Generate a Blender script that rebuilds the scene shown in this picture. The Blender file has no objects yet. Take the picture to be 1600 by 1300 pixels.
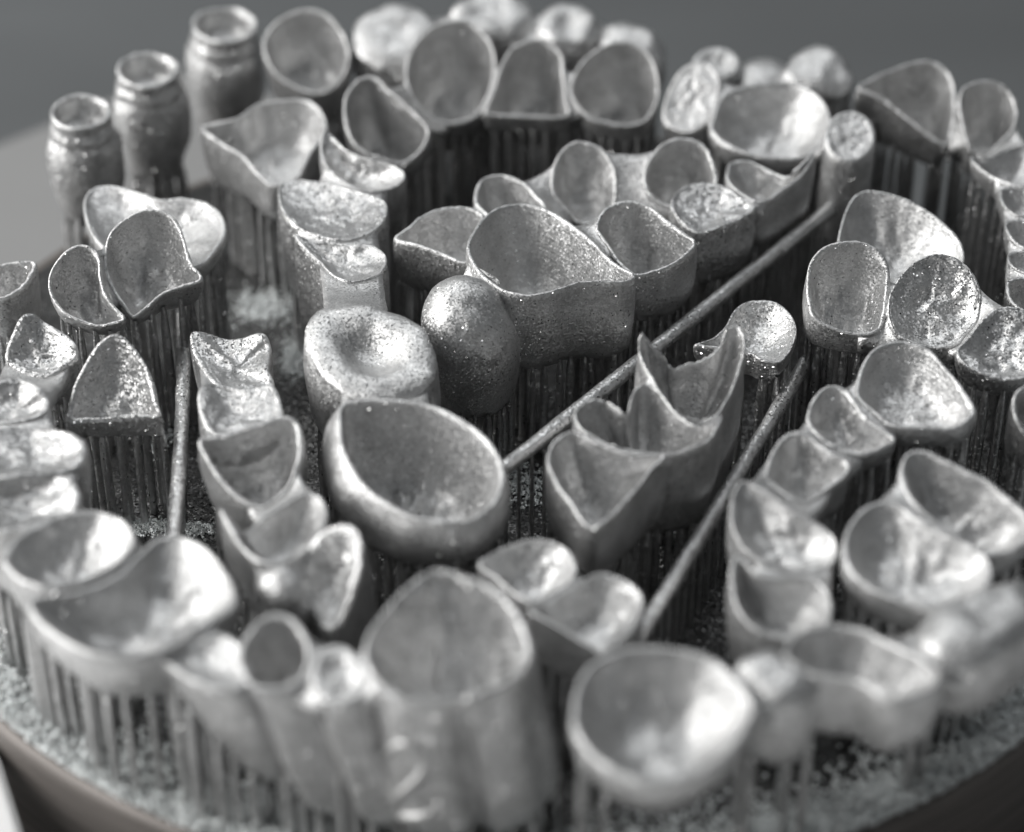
import bpy, bmesh, math, random
from mathutils import Vector, Matrix, noise
from mathutils.bvhtree import BVHTree

# ------------------------------------------------------------------ camera, light, exposure
MM = 0.001                                   # everything below is laid out in millimetres
PITCH, VFOV, DIST, TZ = 36.0, 20.0, 160.0, 10.0
scene = bpy.context.scene
COL = scene.collection
p = math.radians(PITCH)
CAM = Vector((0, -DIST*math.cos(p), TZ + DIST*math.sin(p)))
FWD = Vector((0, math.cos(p), -math.sin(p)))
RGT = Vector((1, 0, 0))
UPV = RGT.cross(FWD)
KPX = math.tan(math.radians(VFOV/2))/650.0
cam_data = bpy.data.cameras.new('camera')
cam = bpy.data.objects.new('camera', cam_data)
COL.objects.link(cam)
cam.location = CAM*MM
cam.rotation_euler = FWD.to_track_quat('-Z', 'Y').to_euler()
cam_data.sensor_width = 36.0
cam_data.sensor_fit = 'HORIZONTAL'
cam_data.lens = 18.0/(KPX*800)
cam_data.clip_start, cam_data.clip_end = 0.005, 20
cam_data.dof.use_dof = True
cam_data.dof.focus_distance = 0.167
cam_data.dof.aperture_fstop = 19
cam_data.dof.aperture_blades = 0
scene.camera = cam

world = bpy.data.worlds.new('World')
scene.world = world
world.use_nodes = True
bg = world.node_tree.nodes['Background']
bg.inputs['Color'].default_value = (0.93, 0.97, 1.0, 1)
bg.inputs['Strength'].default_value = 0.115

def area(name, loc, target, size, power, color):
    d = bpy.data.lights.new(name, 'AREA')
    d.shape = 'DISK'
    d.size = size*MM
    d.energy = power
    d.color = color
    o = bpy.data.objects.new(name, d)
    COL.objects.link(o)
    o.location = Vector(loc)*MM
    o.rotation_euler = (Vector(target) - Vector(loc)).to_track_quat('-Z', 'Y').to_euler()
    return o
area('window_lamp', (-400, -40, 200), (0, 0, 8), 420, 2.8, (1.0, 0.99, 0.97))
area('glint_lamp', (-190, 190, 360), (0, 0, 8), 30, 0.22, (1.0, 1.0, 0.98))  # small unseen lamp, added to spark glints on the metal grains
area('ceiling_lamp', (0, 200, 500), (0, 0, 8), 420, 0.75, (0.97, 0.99, 1.0))

scene.view_settings.view_transform = 'Standard'
scene.view_settings.look = 'None'
scene.view_settings.exposure = 0.1
scene.view_settings.gamma = 1.0
scene.view_settings.use_curve_mapping = False
scene.cycles.use_denoising = True
scene.cycles.max_bounces = 4
scene.cycles.sample_clamp_indirect = 3.0
scene.cycles.sample_clamp_direct = 8.0

# ------------------------------------------------------------------ helpers
def ray(x, y):
    return FWD + RGT*((x - 800)*KPX) + UPV*((650 - y)*KPX)
def at(x, y, z):
    d = ray(x, y)
    return CAM + d*((z - CAM.z)/d.z)
def on_plane(x, y, c, n, dz=0.0):
    d = ray(x, y)
    return CAM + d*(((c + Vector((0, 0, dz))) - CAM).dot(n)/d.dot(n))

def mesh_obj(name, verts, faces, mat, parent=None, smooth=True, edges=()):
    me = bpy.data.meshes.new(name)
    me.from_pydata([tuple(Vector(v)*MM) for v in verts], list(edges), faces)
    if smooth:
        me.polygons.foreach_set('use_smooth', [True]*len(me.polygons))
    me.materials.append(mat)
    me.update()
    o = bpy.data.objects.new(name, me)
    COL.objects.link(o)
    o.parent = parent
    return o
def tag(o, label, cat, group=None, kind=None):
    o['label'] = label
    if cat: o['category'] = cat
    if group: o['group'] = group
    if kind: o['kind'] = kind
    return o
def empty(name, label, cat, group=None):
    o = bpy.data.objects.new(name, None)
    o.empty_display_size = 0.004
    COL.objects.link(o)
    return tag(o, label, cat, group)

# ------------------------------------------------------------------ materials
def new_mat(name):
    m = bpy.data.materials.new(name)
    m.use_nodes = True
    nt = m.node_tree
    b = nt.nodes['Principled BSDF']
    return m, nt, b
def N(nt, t, **kw):
    n = nt.nodes.new(t)
    for k, v in kw.items():
        setattr(n, k, v)
    return n
def position_mm(nt):
    g = N(nt, 'ShaderNodeNewGeometry')
    s = N(nt, 'ShaderNodeVectorMath', operation='SCALE')
    s.inputs['Scale'].default_value = 1000.0
    nt.links.new(g.outputs['Position'], s.inputs[0])
    return s.outputs[0], g

def sintered(name, base, rough, grain=10, jitter=0.25, bump=0.03, tint=(1, 1, 1), metal=1.0, glint=.022):
    """raw laser-sintered metal: fused powder grains that each catch the light a little differently"""
    m, nt, b = new_mat(name)
    L = nt.links.new
    pos, geo = position_mm(nt)
    b.inputs['Metallic'].default_value = metal
    # colour mottling
    n1 = N(nt, 'ShaderNodeTexNoise'); n1.inputs['Scale'].default_value = 0.7; n1.inputs['Detail'].default_value = 2
    L(pos, n1.inputs['Vector'])
    vor = N(nt, 'ShaderNodeTexVoronoi'); vor.inputs['Scale'].default_value = grain
    L(pos, vor.inputs['Vector'])
    mr = N(nt, 'ShaderNodeMapRange')
    mr.inputs[1].default_value = 0.3; mr.inputs[2].default_value = 0.7
    mr.inputs[3].default_value = 0.86; mr.inputs[4].default_value = 1.12
    L(n1.outputs['Fac'], mr.inputs[0])
    sep = N(nt, 'ShaderNodeSeparateColor'); L(vor.outputs['Color'], sep.inputs[0])
    gr = N(nt, 'ShaderNodeMapRange'); gr.inputs[3].default_value = 0.9; gr.inputs[4].default_value = 1.1
    L(sep.outputs[2], gr.inputs[0])
    mul = N(nt, 'ShaderNodeMath', operation='MULTIPLY'); L(mr.outputs[0], mul.inputs[0]); L(gr.outputs[0], mul.inputs[1])
    col = N(nt, 'ShaderNodeVectorMath', operation='SCALE'); col.inputs[0].default_value = [base*c for c in tint]
    L(mul.outputs[0], col.inputs['Scale'])
    # grain facets
    sub = N(nt, 'ShaderNodeVectorMath', operation='SUBTRACT'); sub.inputs[1].default_value = (.5, .5, .5)
    L(vor.outputs['Color'], sub.inputs[0])
    # some grains lean far more than the rest
    pw = N(nt, 'ShaderNodeMath', operation='POWER'); pw.inputs[1].default_value = 5.0
    L(sep.outputs[0], pw.inputs[0])
    ma = N(nt, 'ShaderNodeMath', operation='MULTIPLY_ADD'); ma.inputs[1].default_value = jitter*3.0; ma.inputs[2].default_value = jitter
    L(pw.outputs[0], ma.inputs[0])
    sc_ = N(nt, 'ShaderNodeVectorMath', operation='SCALE'); L(sub.outputs[0], sc_.inputs[0]); L(ma.outputs[0], sc_.inputs['Scale'])
    n2 = N(nt, 'ShaderNodeTexNoise'); n2.inputs['Scale'].default_value = 5.0; n2.inputs['Detail'].default_value = 1.5
    L(pos, n2.inputs['Vector'])
    bp = N(nt, 'ShaderNodeBump'); bp.inputs['Strength'].default_value = 0.6; bp.inputs['Distance'].default_value = bump*MM
    wv = N(nt, 'ShaderNodeTexWave', bands_direction='Z'); wv.inputs['Scale'].default_value = 1.1; wv.inputs['Distortion'].default_value = 1.2
    L(pos, wv.inputs['Vector'])
    hm = N(nt, 'ShaderNodeMath', operation='MULTIPLY_ADD'); hm.inputs[1].default_value = .22
    L(wv.outputs['Fac'], hm.inputs[0]); L(n2.outputs['Fac'], hm.inputs[2]); L(hm.outputs[0], bp.inputs['Height'])
    add = N(nt, 'ShaderNodeVectorMath', operation='ADD'); L(bp.outputs[0], add.inputs[0]); L(sc_.outputs[0], add.inputs[1])
    nm = N(nt, 'ShaderNodeVectorMath', operation='NORMALIZE'); L(add.outputs[0], nm.inputs[0])
    L(nm.outputs[0], b.inputs['Normal'])
    # a few grains froze as mirror-like facets
    gl = N(nt, 'ShaderNodeMath', operation='GREATER_THAN'); gl.inputs[1].default_value = 1 - glint
    L(sep.outputs[1], gl.inputs[0])
    mixc = N(nt, 'ShaderNodeMix', data_type='RGBA'); mixc.inputs[7].default_value = (.95, .95, .95, 1)
    L(gl.outputs[0], mixc.inputs[0]); L(col.outputs[0], mixc.inputs[6]); L(mixc.outputs[2], b.inputs['Base Color'])
    rr = N(nt, 'ShaderNodeMapRange'); rr.inputs[3].default_value = rough - .12; rr.inputs[4].default_value = rough + .12
    L(sep.outputs[1], rr.inputs[0]); 
    mixr = N(nt, 'ShaderNodeMix', data_type='FLOAT'); mixr.inputs[3].default_value = .2
    L(gl.outputs[0], mixr.inputs[0]); L(rr.outputs[0], mixr.inputs[2]); L(mixr.outputs[0], b.inputs['Roughness'])
    # mirror grains point anywhere
    kk = N(nt, 'ShaderNodeMath', operation='MULTIPLY_ADD'); kk.inputs[1].default_value = 1.5; L(gl.outputs[0], kk.inputs[0]); L(ma.outputs[0], kk.inputs[2])
    L(kk.outputs[0], sc_.inputs['Scale'])
    return m
M_CROWN = sintered('sintered_alloy', 0.62, 0.53)
M_SHINY = sintered('coarse_sintered_alloy', 0.64, 0.48, grain=8.5, jitter=0.36, bump=0.04, glint=.05)
M_STRUT = sintered('strut_alloy', 0.56, 0.42, grain=8.0, jitter=0.25)
M_ROD = sintered('rod_alloy', 0.70, 0.45, grain=8.0, jitter=0.25, bump=0.04)
M_POWDER = sintered('powder_alloy', 0.90, 0.24, grain=9.0, jitter=0.9, tint=(0.96, 1.0, 1.0), metal=.15, glint=.2)
M_PLATE = sintered('plate_top', 0.10, 0.45, grain=6.0, jitter=0.5, bump=0.08)

def plain(name, colr, rough, metal=0.0, nscale=0.05, amount=0.12, stretch=(1, 1, 1), bump=0.0):
    m, nt, b = new_mat(name)
    L = nt.links.new
    pos, geo = position_mm(nt)
    mp = N(nt, 'ShaderNodeVectorMath', operation='MULTIPLY'); mp.inputs[1].default_value = stretch
    L(pos, mp.inputs[0])
    n1 = N(nt, 'ShaderNodeTexNoise'); n1.inputs['Scale'].default_value = nscale; n1.inputs['Detail'].default_value = 6
    L(mp.outputs[0], n1.inputs['Vector'])
    mr = N(nt, 'ShaderNodeMapRange'); mr.inputs[1].default_value = .3; mr.inputs[2].default_value = .7
    mr.inputs[3].default_value = 1 - amount; mr.inputs[4].default_value = 1 + amount
    L(n1.outputs['Fac'], mr.inputs[0])
    col = N(nt, 'ShaderNodeVectorMath', operation='SCALE'); col.inputs[0].default_value = colr
    L(mr.outputs[0], col.inputs['Scale']); L(col.outputs[0], b.inputs['Base Color'])
    b.inputs['Roughness'].default_value = rough
    b.inputs['Metallic'].default_value = metal
    if bump:
        bp = N(nt, 'ShaderNodeBump'); bp.inputs['Distance'].default_value = bump*MM
        L(n1.outputs['Fac'], bp.inputs['Height']); L(bp.outputs[0], b.inputs['Normal'])
    return m
M_SIDE = plain('machined_steel', (0.17, 0.155, 0.145), 0.5, 0.4, 0.6, .25, (0.2, 0.2, 6))
M_TABLE = plain('dark_table', (0.104, 0.110, 0.114), 0.75, 0, 0.012, .14, (1, 2.5, 1))
M_BASE = plain('pale_slab', (0.27, 0.27, 0.27), 0.7, 0, 0.02, .06)
M_WHITE = plain('white_bounce_card', (0.8, 0.8, 0.8), 0.6, 0, 0.05, .03)

# ------------------------------------------------------------------ plate, table
PC, PR, PH = Vector((0.8, 12.4, 0)), 46.3, 12.0
def disc(name, c, r, z0, z1, mat, bev=0.5, seg=160, parent=None):
    prof = [(0, z1), (r*0.5, z1), (r - bev*3, z1), (r - bev, z1), (r - bev*.3, z1 - bev*.3), (r, z1 - bev), (r, z0 + bev), (r - bev, z0), (0, z0)]
    vs, fs = [], []
    for (a, z) in prof:
        for k in range(seg):
            t = 2*math.pi*k/seg
            vs.append((c.x + a*math.cos(t), c.y + a*math.sin(t), z))
    for j in range(len(prof) - 1):
        for k in range(seg):
            k2 = (k + 1) % seg
            fs.append((j*seg + k, (j + 1)*seg + k, (j + 1)*seg + k2, j*seg + k2))
    return mesh_obj(name, vs, fs, mat, parent)
def box(name, corners, z0, z1, mat, parent=None, bev=0.4):
    bm = bmesh.new()
    lo = [bm.verts.new((x*MM, y*MM, z0*MM)) for x, y in corners]
    f = bm.faces.new(lo)
    r = bmesh.ops.extrude_face_region(bm, geom=[f])
    bmesh.ops.translate(bm, verts=[g for g in r['geom'] if isinstance(g, bmesh.types.BMVert)], vec=(0, 0, (z1 - z0)*MM))
    bmesh.ops.recalc_face_normals(bm, faces=bm.faces)
    bmesh.ops.bevel(bm, geom=list(bm.edges), offset=bev*MM, segments=2, affect='EDGES')
    me = bpy.data.meshes.new(name); bm.to_mesh(me); bm.free()
    me.materials.append(mat)
    o = bpy.data.objects.new(name, me); COL.objects.link(o); o.parent = parent
    return o

t = mesh_obj('table', [(-900, -500, -24), (900, -500, -24), (900, 1500, -24), (-900, 1500, -24)], [(0, 1, 2, 3)], M_TABLE, smooth=False)
t['kind'] = 'structure'
a, b_ = at(-60, 245, -PH), at(330, 92, -PH)
ex = (b_ - a).normalized(); ey = Vector((ex.y, -ex.x, 0))
b_ = a + ex*(b_ - a).length
slab = box('base_slab', [tuple((q)[:2]) for q in (a - ex*60, b_, b_ + ey*150, a - ex*60 + ey*150)], -24 + .004, -PH - .05, M_BASE)
tag(slab, 'pale grey slab lying under the round build plate, seen at the left', 'slab')

plate = empty('build_plate', 'round steel build plate carrying all the printed metal crowns', 'build plate')
disc('plate_body', PC, PR, -PH, -0.15, M_SIDE, .6, parent=plate)
# fused, slightly uneven working surface
def plate_top():
    vs, fs = [], []
    rings, seg = 46, 180
    for j in range(rings + 1):
        r = (PR - 0.5)*(j/rings)
        for k in range(seg):
            th = 2*math.pi*k/seg
            x, y = PC.x + r*math.cos(th), PC.y + r*math.sin(th)
            z = 0.10*noise.noise(Vector((x*.35, y*.35, 1))) + 0.05*noise.noise(Vector((x*1.7, y*1.7, 7)))
            if j == rings: z = -0.3
            vs.append((x, y, z))
    for j in range(rings):
        for k in range(seg):
            k2 = (k + 1) % seg
            fs.append((j*seg + k, (j + 1)*seg + k, (j + 1)*seg + k2, j*seg + k2))
    return mesh_obj('plate_surface', vs, fs, M_PLATE, plate)
plate_top()

# ------------------------------------------------------------------ crown generator
def resample(pts, n):
    """closed Catmull-Rom through pts, n points evenly spaced by length"""
    out = []
    m = len(pts)
    for i in range(m):
        p0, p1, p2, p3 = (Vector(pts[(i + k - 1) % m]) for k in range(4))
        for s in range(12):
            t = s/12
            out.append(0.5*((2*p1) + (p2 - p0)*t + (2*p0 - 5*p1 + 4*p2 - p3)*t*t + (3*p1 - p0 - 3*p2 + p3)*t**3))
    d = [0]
    for i in range(len(out)):
        d.append(d[-1] + (out[(i + 1) % len(out)].xy - out[i].xy).length)
    res, j = [], 0
    for k in range(n):
        s = d[-1]*k/n
        while d[j + 1] < s: j += 1
        f = (s - d[j])/max(1e-9, d[j + 1] - d[j])
        res.append(out[j].lerp(out[(j + 1) % len(out)], f))
    return res

def rim3d(pts, z0, tilt, n=72, roll=0.0):
    pts = [(q + (0,))[:3] if len(q) == 2 else q for q in pts]
    rs = resample(pts, n)
    cx = sum(q.x for q in rs)/n; cy = sum(q.y for q in rs)/n
    if tilt is None:
        w = max(q.x for q in rs) - min(q.x for q in rs); h = max(q.y for q in rs) - min(q.y for q in rs)
        e = PITCH - math.degrees(math.atan((650 - cy)*KPX))
        tilt = min(40.0, max(-8.0, math.degrees(math.asin(min(1.0, h/w/0.98))) - e))
    nrm = Vector((math.sin(math.radians(roll)), -math.sin(math.radians(tilt)), math.cos(math.radians(tilt)))).normalized()
    c = at(cx, cy, z0)
    rim = [on_plane(q.x, q.y, c, nrm, q.z) for q in rs]
    return rim, nrm

def wob(v, amp, sc, seed):
    q = Vector((v.x*sc + seed*3.1, v.y*sc - seed, v.z*sc + seed*1.7))
    return Vector((noise.noise(q), noise.noise(q + Vector((31, 5, 9))), noise.noise(q + Vector((7, 71, 3)))))*amp

SEED = [0]
def crown_mesh(rim, nrm, h=5.5, bs=0.72, bulge=0.04, depth=4.0, pw=6.0, wall=0.28, lean=0.5, lump=0.35, rough=0.10, zb=None, roundness=0.75, drift=(0, 0), groove=(), jag=0.0):
    """open cup: rounded outer wall, thin rounded lip, hollow with a lumpy floor. returns verts, faces"""
    SEED[0] += 1
    sd = SEED[0]
    n = len(rim)
    if jag:
        rim = [v + Vector((0, 0, jag*(abs(noise.noise(Vector((i*.37, sd, 2)))) + .5*noise.noise(Vector((i*.9, sd, 5)))))) for i, v in enumerate(rim)]
    c = sum(rim, Vector())/n
    zmin = min(v.z for v in rim)
    zbot = max(0.8, zmin - h) if zb is None else zb
    depth = min(depth, c.z - zbot - .35)
    dirn = (-(nrm*lean) - Vector((0, 0, 1 - lean))).normalized()
    sh = Vector((dirn.x/-dirn.z + drift[0], dirn.y/-dirn.z + drift[1], 0))       # sideways drift per mm of drop
    # inward offset for the lip
    inw = []
    for i in range(n):
        tg = (rim[(i + 1) % n] - rim[i - 1])
        q = nrm.cross(tg).normalized()
        if q.dot(c - rim[i]) < 0: q = -q
        inw.append(q)
    for _ in range(3):
        inw = [(inw[i - 1] + inw[i]*2 + inw[(i + 1) % n]).normalized() for i in range(n)]
    rings = []
    def outer(i, t):
        v = rim[i]
        drop = (v.z - zbot)*t
        s = 1 + bulge*math.sin(math.pi*min(1, t/0.85)) - (1 - bs)*t**1.6
        for (ga, gw, gm) in groove:
            an = math.degrees(math.atan2(v.y - c.y, v.x - c.x))
            dd = (an - ga + 180) % 360 - 180
            s -= gm*math.exp(-(dd/gw)**2)*min(1, t*2.5)
        if t > roundness:
            u = (t - roundness)/(1 - roundness)
            s *= 1 - 0.42*(1 - math.sqrt(max(0, 1 - u*u)))
        cc = Vector((c.x, c.y, 0))
        xy = cc + (Vector((v.x, v.y, 0)) - cc)*s + sh*drop
        q = Vector((xy.x, xy.y, v.z - drop))
        return q + wob(q, rough, 0.45, sd) + wob(q, rough*.25, 1.8, sd)
    # bottom centre first
    bot = [outer(i, 1.0) for i in range(n)]
    bc = sum(bot, Vector())/n - Vector((0, 0, 0.35))
    for s, dz in ((0.33, .30), (0.7, .18)):
        rings.append([bc.lerp(bot[i], s) + Vector((0, 0, -dz*.3)) for i in range(n)])
    K = 15
    for k in range(K):
        t = 1 - (k/K)
        t = 1 - (1 - t)**1.15 if t > .5 else t
        rings.append([outer(i, t) for i in range(n)])
    # lip
    lipw = [wall*(1 + 0.35*noise.noise(Vector((i*.23, sd*2.3, 0)))) for i in range(n)]
    ln = nrm*.5 + Vector((0, 0, .5))
    edge = [rim[i] + ln*(0.05*noise.noise(Vector((i*.55, sd, 4))) + .07*noise.noise(Vector((i*1.7, sd, 8)))) for i in range(n)]
    rings.append([edge[i] + inw[i]*lipw[i]*.05 - ln*wall*.18 for i in range(n)])
    rings.append([edge[i] + inw[i]*lipw[i]*.25 for i in range(n)])
    rings.append([edge[i] + inw[i]*lipw[i]*.75 for i in range(n)])
    rings.append([edge[i] + inw[i]*lipw[i] - ln*wall*.25 for i in range(n)])
    base = [edge[i] + inw[i]*lipw[i]*1.02 for i in range(n)]
    cb = sum(base, Vector())/n
    J = 17
    for j in range(1, J):
        r = 1 - (j/J)**1.7
        row = []
        for i in range(n):
            q = cb.lerp(base[i], r)
            drop = depth*(1 - r**pw)
            q = q + sh*drop*.9 - Vector((0, 0, drop + wall*.25*r))
            f = (1 - r)**.6
            q.z += lump*f*(noise.noise(Vector((q.x*.55 + sd, q.y*.55, sd*.7))) + .5*noise.noise(Vector((q.x*1.3, q.y*1.3, sd))))
            row.append(q + wob(q, rough*.8, .7, sd + 9) + wob(q, .05 + .10*min(1, f*1.3), 1.5, sd + 2) + wob(q, .05, 3.2, sd + 2))
        rings.append(row)
    vs = [bc]
    for r in rings: vs += r
    fl = sum(rings[-1], Vector())/n
    vs.append(fl)
    fs = []
    for i in range(n):
        fs.append((0, 1 + (i + 1) % n, 1 + i))
    R = len(rings)
    for j in range(R - 1):
        a0, b0 = 1 + j*n, 1 + (j + 1)*n
        for i in range(n):
            i2 = (i + 1) % n
            fs.append((a0 + i, a0 + i2, b0 + i2, b0 + i))
    last = 1 + (R - 1)*n
    for i in range(n):
        fs.append((last + i, last + (i + 1) % n, len(vs) - 1))
    return vs, fs

def dome_mesh(rim, nrm, up=2.5, h=5.0, bs=0.7, bulge=0.05, rough=0.14, dimple=0.0, lean=0.3, sq=2.2, off=(0, 0), drift=(0, 0)):
    """closed tooth body: rounded cap above its widest line, tapering body below"""
    SEED[0] += 1
    sd = SEED[0]
    n = len(rim)
    c = sum(rim, Vector())/n
    zmin = min(v.z for v in rim)
    zbot = max(0.8, zmin - h)
    dirn = (-(nrm*lean) - Vector((0, 0, 1 - lean))).normalized()
    sh = Vector((dirn.x/-dirn.z + drift[0], dirn.y/-dirn.z + drift[1], 0))
    rings = []
    def outer(i, t):
        v = rim[i]
        drop = (v.z - zbot)*t
        s = 1 + bulge*math.sin(math.pi*min(1, t/.8)) - (1 - bs)*t**1.7
        if t > .72:
            u = (t - .72)/.28
            s *= 1 - .42*(1 - math.sqrt(max(0, 1 - u*u)))
        cc = Vector((c.x, c.y, 0))
        xy = cc + (Vector((v.x, v.y, 0)) - cc)*s + sh*drop
        q = Vector((xy.x, xy.y, v.z - drop))
        return q + wob(q, rough, .5, sd) + wob(q, rough*.25, 1.9, sd)
    bot = [outer(i, 1.0) for i in range(n)]
    bc = sum(bot, Vector())/n - Vector((0, 0, .3))
    rings.append([bc.lerp(bot[i], .5) for i in range(n)])
    for k in range(14):
        rings.append([outer(i, 1 - k/13) for i in range(n)])
    J = 14
    for j in range(1, J):
        ph = (math.pi/2)*j/J
        r, hh = math.cos(ph)**(2/sq), math.sin(ph)**(2/sq)
        row = []
        for i in range(n):
            q = c.lerp(rim[i], r) + nrm*(up*hh) + Vector((off[0], off[1], 0))*hh
            q -= nrm*(dimple*math.exp(-(r/.42)**2))
            q += wob(q, rough*1.5, .55, sd + 4) + wob(q, rough*.35, 1.9, sd)
            row.append(q)
        rings.append(row)
    vs = [bc]
    for r in rings: vs += r
    vs.append(sum(rings[-1], Vector())/n)
    fs = [(0, 1 + (i + 1) % n, 1 + i) for i in range(n)]
    R = len(rings)
    for j in range(R - 1):
        a0, b0 = 1 + j*n, 1 + (j + 1)*n
        for i in range(n):
            i2 = (i + 1) % n
            fs.append((a0 + i, a0 + i2, b0 + i2, b0 + i))
    last = 1 + (R - 1)*n
    for i in range(n):
        fs.append((last + i, last + (i + 1) % n, len(vs) - 1))
    return vs, fs

def web_mesh(ra, rb, W, thick, seed, sag=.25):
    """fused web filling the notch between two neighbouring rims; returns verts, faces"""
    bd, pa, pb = 1e9, None, None
    for a in ra[::2]:
        for b in rb[::2]:
            d = (a - b).length
            if d < bd: bd, pa, pb = d, a, b
    m = (pa + pb)/2
    ca = sum(ra, Vector())/len(ra); cb = sum(rb, Vector())/len(rb)
    ex_ = Vector((cb.x - ca.x, cb.y - ca.y, 0)).normalized()
    if bd > .8:
        e2 = Vector((pb.x - pa.x, pb.y - pa.y, 0))
        if e2.length > .5: ex_ = (ex_ + e2.normalized()).normalized()
    ey_ = Vector((-ex_.y, ex_.x, 0))
    def cross(rim, v, far):
        best = None
        n = len(rim)
        for i in range(n):
            p0, p1 = rim[i] - m, rim[(i + 1) % n] - m
            v0, v1 = p0.dot(ey_), p1.dot(ey_)
            if (v0 - v)*(v1 - v) > 0 or v0 == v1: continue
            t = (v - v0)/(v1 - v0)
            q = rim[i].lerp(rim[(i + 1) % n], t)
            s = (q - m).dot(ex_)
            if best is None or (s > best[0] if far else s < best[0]): best = (s, q.z)
        return best
    cols = []
    NV, NU = 15, 9
    for k in range(NV):
        v = W*(2*k/(NV - 1) - 1)
        A, B = cross(ra, v, True), cross(rb, v, False)
        if A is None or B is None: continue
        sa, sb = A[0] - .16, B[0] + .16
        if sb - sa < .12: sa, sb = (sa + sb)/2 - .06, (sa + sb)/2 + .06
        if sb - sa > bd + 3.4: continue
        cols.append((v, sa, A[1], sb, B[1]))
    if len(cols) < 3: return None
    top, bot = [], []
    for (v, sa, za, sb, zb_) in cols:
        e = abs(v/W)
        rt, rbm = [], []
        for u in range(NU):
            t = u/(NU - 1)
            q = m + ex_*(sa + (sb - sa)*t) + ey_*v
            mid = 4*t*(1 - t)
            q.z = za + (zb_ - za)*t - .10 - mid*(sag + .35*e*e) - .55*max(0, e - .6)**2
            q += wob(q, .06, 1.0, seed)
            rt.append(q)
            b = q.copy(); b.z -= thick*(1 - .45*mid)*(1 - .5*e*e)
            rbm.append(b)
        top.append(rt); bot.append(rbm)
    n = len(cols)
    vs = [q for r in top for q in r] + [q for r in bot for q in r]
    off = n*NU
    fs = []
    for k in range(n - 1):
        for u in range(NU - 1):
            a = k*NU + u
            fs.append((a, a + 1, a + NU + 1, a + NU)); fs.append((off + a, off + a + NU, off + a + NU + 1, off + a + 1))
    for u in range(NU - 1):
        fs.append((u, off + u, off + u + 1, u + 1)); l = (n - 1)*NU + u
        fs.append((l, l + 1, off + l + 1, off + l))
    for k in range(n - 1):
        a = k*NU; fs.append((a, a + NU, off + a + NU, off + a)); l = k*NU + NU - 1
        fs.append((l, off + l, off + l + NU, l + NU))
    return vs, fs

# one strut: tapers to a thin breakaway tip, unit length, unit radius
def strut_mesh():
    prof = [(1.25, 0), (1.0, .04), (1.0, .5), (.95, .82), (.55, .97), (.5, 1.005)]
    vs, fs, S = [], [], 6
    for r, z in prof:
        for k in range(S):
            th = 2*math.pi*k/S
            vs.append((r*math.cos(th), r*math.sin(th), z))
    for j in range(len(prof) - 1):
        for k in range(S):
            k2 = (k + 1) % S
            fs.append((j*S + k, j*S + k2, (j + 1)*S + k2, (j + 1)*S + k))
    me = bpy.data.meshes.new('support_strut')
    me.from_pydata(vs, [], fs)
    me.polygons.foreach_set('use_smooth', [True]*len(me.polygons))
    me.materials.append(M_STRUT)
    return me
STRUT = strut_mesh()
RNG = random.Random(5)
NSTRUT = [0]
def struts(parent, vs, fs, others, step=1.12, rad=0.29, inner=True, back=0.35):
    """breakaway struts from the plate up to the underside of a crown"""
    tree = BVHTree.FromPolygons(vs, fs)
    xs = [v.x for v in vs]; ys = [v.y for v in vs]
    c = Vector((sum(xs)/len(xs), sum(ys)/len(ys), 0))
    # silhouette from above: farthest vertex in each direction
    NB = 90
    rad_b = [0.0]*NB
    for v in vs:
        d = Vector((v.x, v.y, 0)) - c
        k = int((math.atan2(d.y, d.x) + math.pi)/(2*math.pi)*NB) % NB
        rad_b[k] = max(rad_b[k], d.length)
    def spot(th, f):
        k = int((th + math.pi)/(2*math.pi)*NB) % NB
        return c + Vector((math.cos(th), math.sin(th), 0))*rad_b[k]*f
    pts = []
    for f in ((.95, .6) if inner else (.93,)):
        th = -math.pi
        while th < math.pi:
            q = spot(th, f)
            r = max(.8, (q - c).length)
            if math.sin(th) < back + .02 or f < .8 and math.sin(th) < .1:
                pts.append(q + Vector((RNG.uniform(-.12, .12), RNG.uniform(-.12, .12), 0)))
            th += (step if f > .8 else step*1.35)/r
    for q in pts:
        if (Vector((q.x, q.y, 0)) - PC).length > PR - 1: continue
        hit = (None,)
        for f2 in (1, .93, .86, .78, .7):
            q2 = c + (Vector((q.x, q.y, 0)) - c)*f2
            hit = tree.ray_cast(Vector((q2.x, q2.y, -1)), Vector((0, 0, 1)))
            if hit[0] is not None and abs(hit[1].z) > .45: break
        q = q2
        if hit[0] is None or hit[0].z < 0.9 or hit[0].z > 16: continue
        top = hit[0].z
        blocked = False
        for tr in others:
            h2 = tr.ray_cast(Vector((q.x, q.y, -1)), Vector((0, 0, 1)))
            if h2[0] is not None and h2[0].z < top - .2: blocked = True; break
        if blocked: continue
        o = bpy.data.objects.new('support_strut', STRUT)
        COL.objects.link(o)
        r = rad*RNG.uniform(.8, 1.2)
        o.scale = (r*MM, r*MM, top*MM)
        o.location = (q.x*MM, q.y*MM, 0)
        o.rotation_euler = (RNG.uniform(-.006, .006), RNG.uniform(-.006, .006), RNG.uniform(0, 6))
        o.parent = parent
        NSTRUT[0] += 1

def ellipse(cx, cy, a, b, rot=0, n=14):
    r = math.radians(rot)
    return [(cx + a*math.cos(2*math.pi*k/n)*math.cos(r) - b*math.sin(2*math.pi*k/n)*math.sin(r),
             cy + a*math.cos(2*math.pi*k/n)*math.sin(r) + b*math.sin(2*math.pi*k/n)*math.cos(r)) for k in range(n)]

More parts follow.
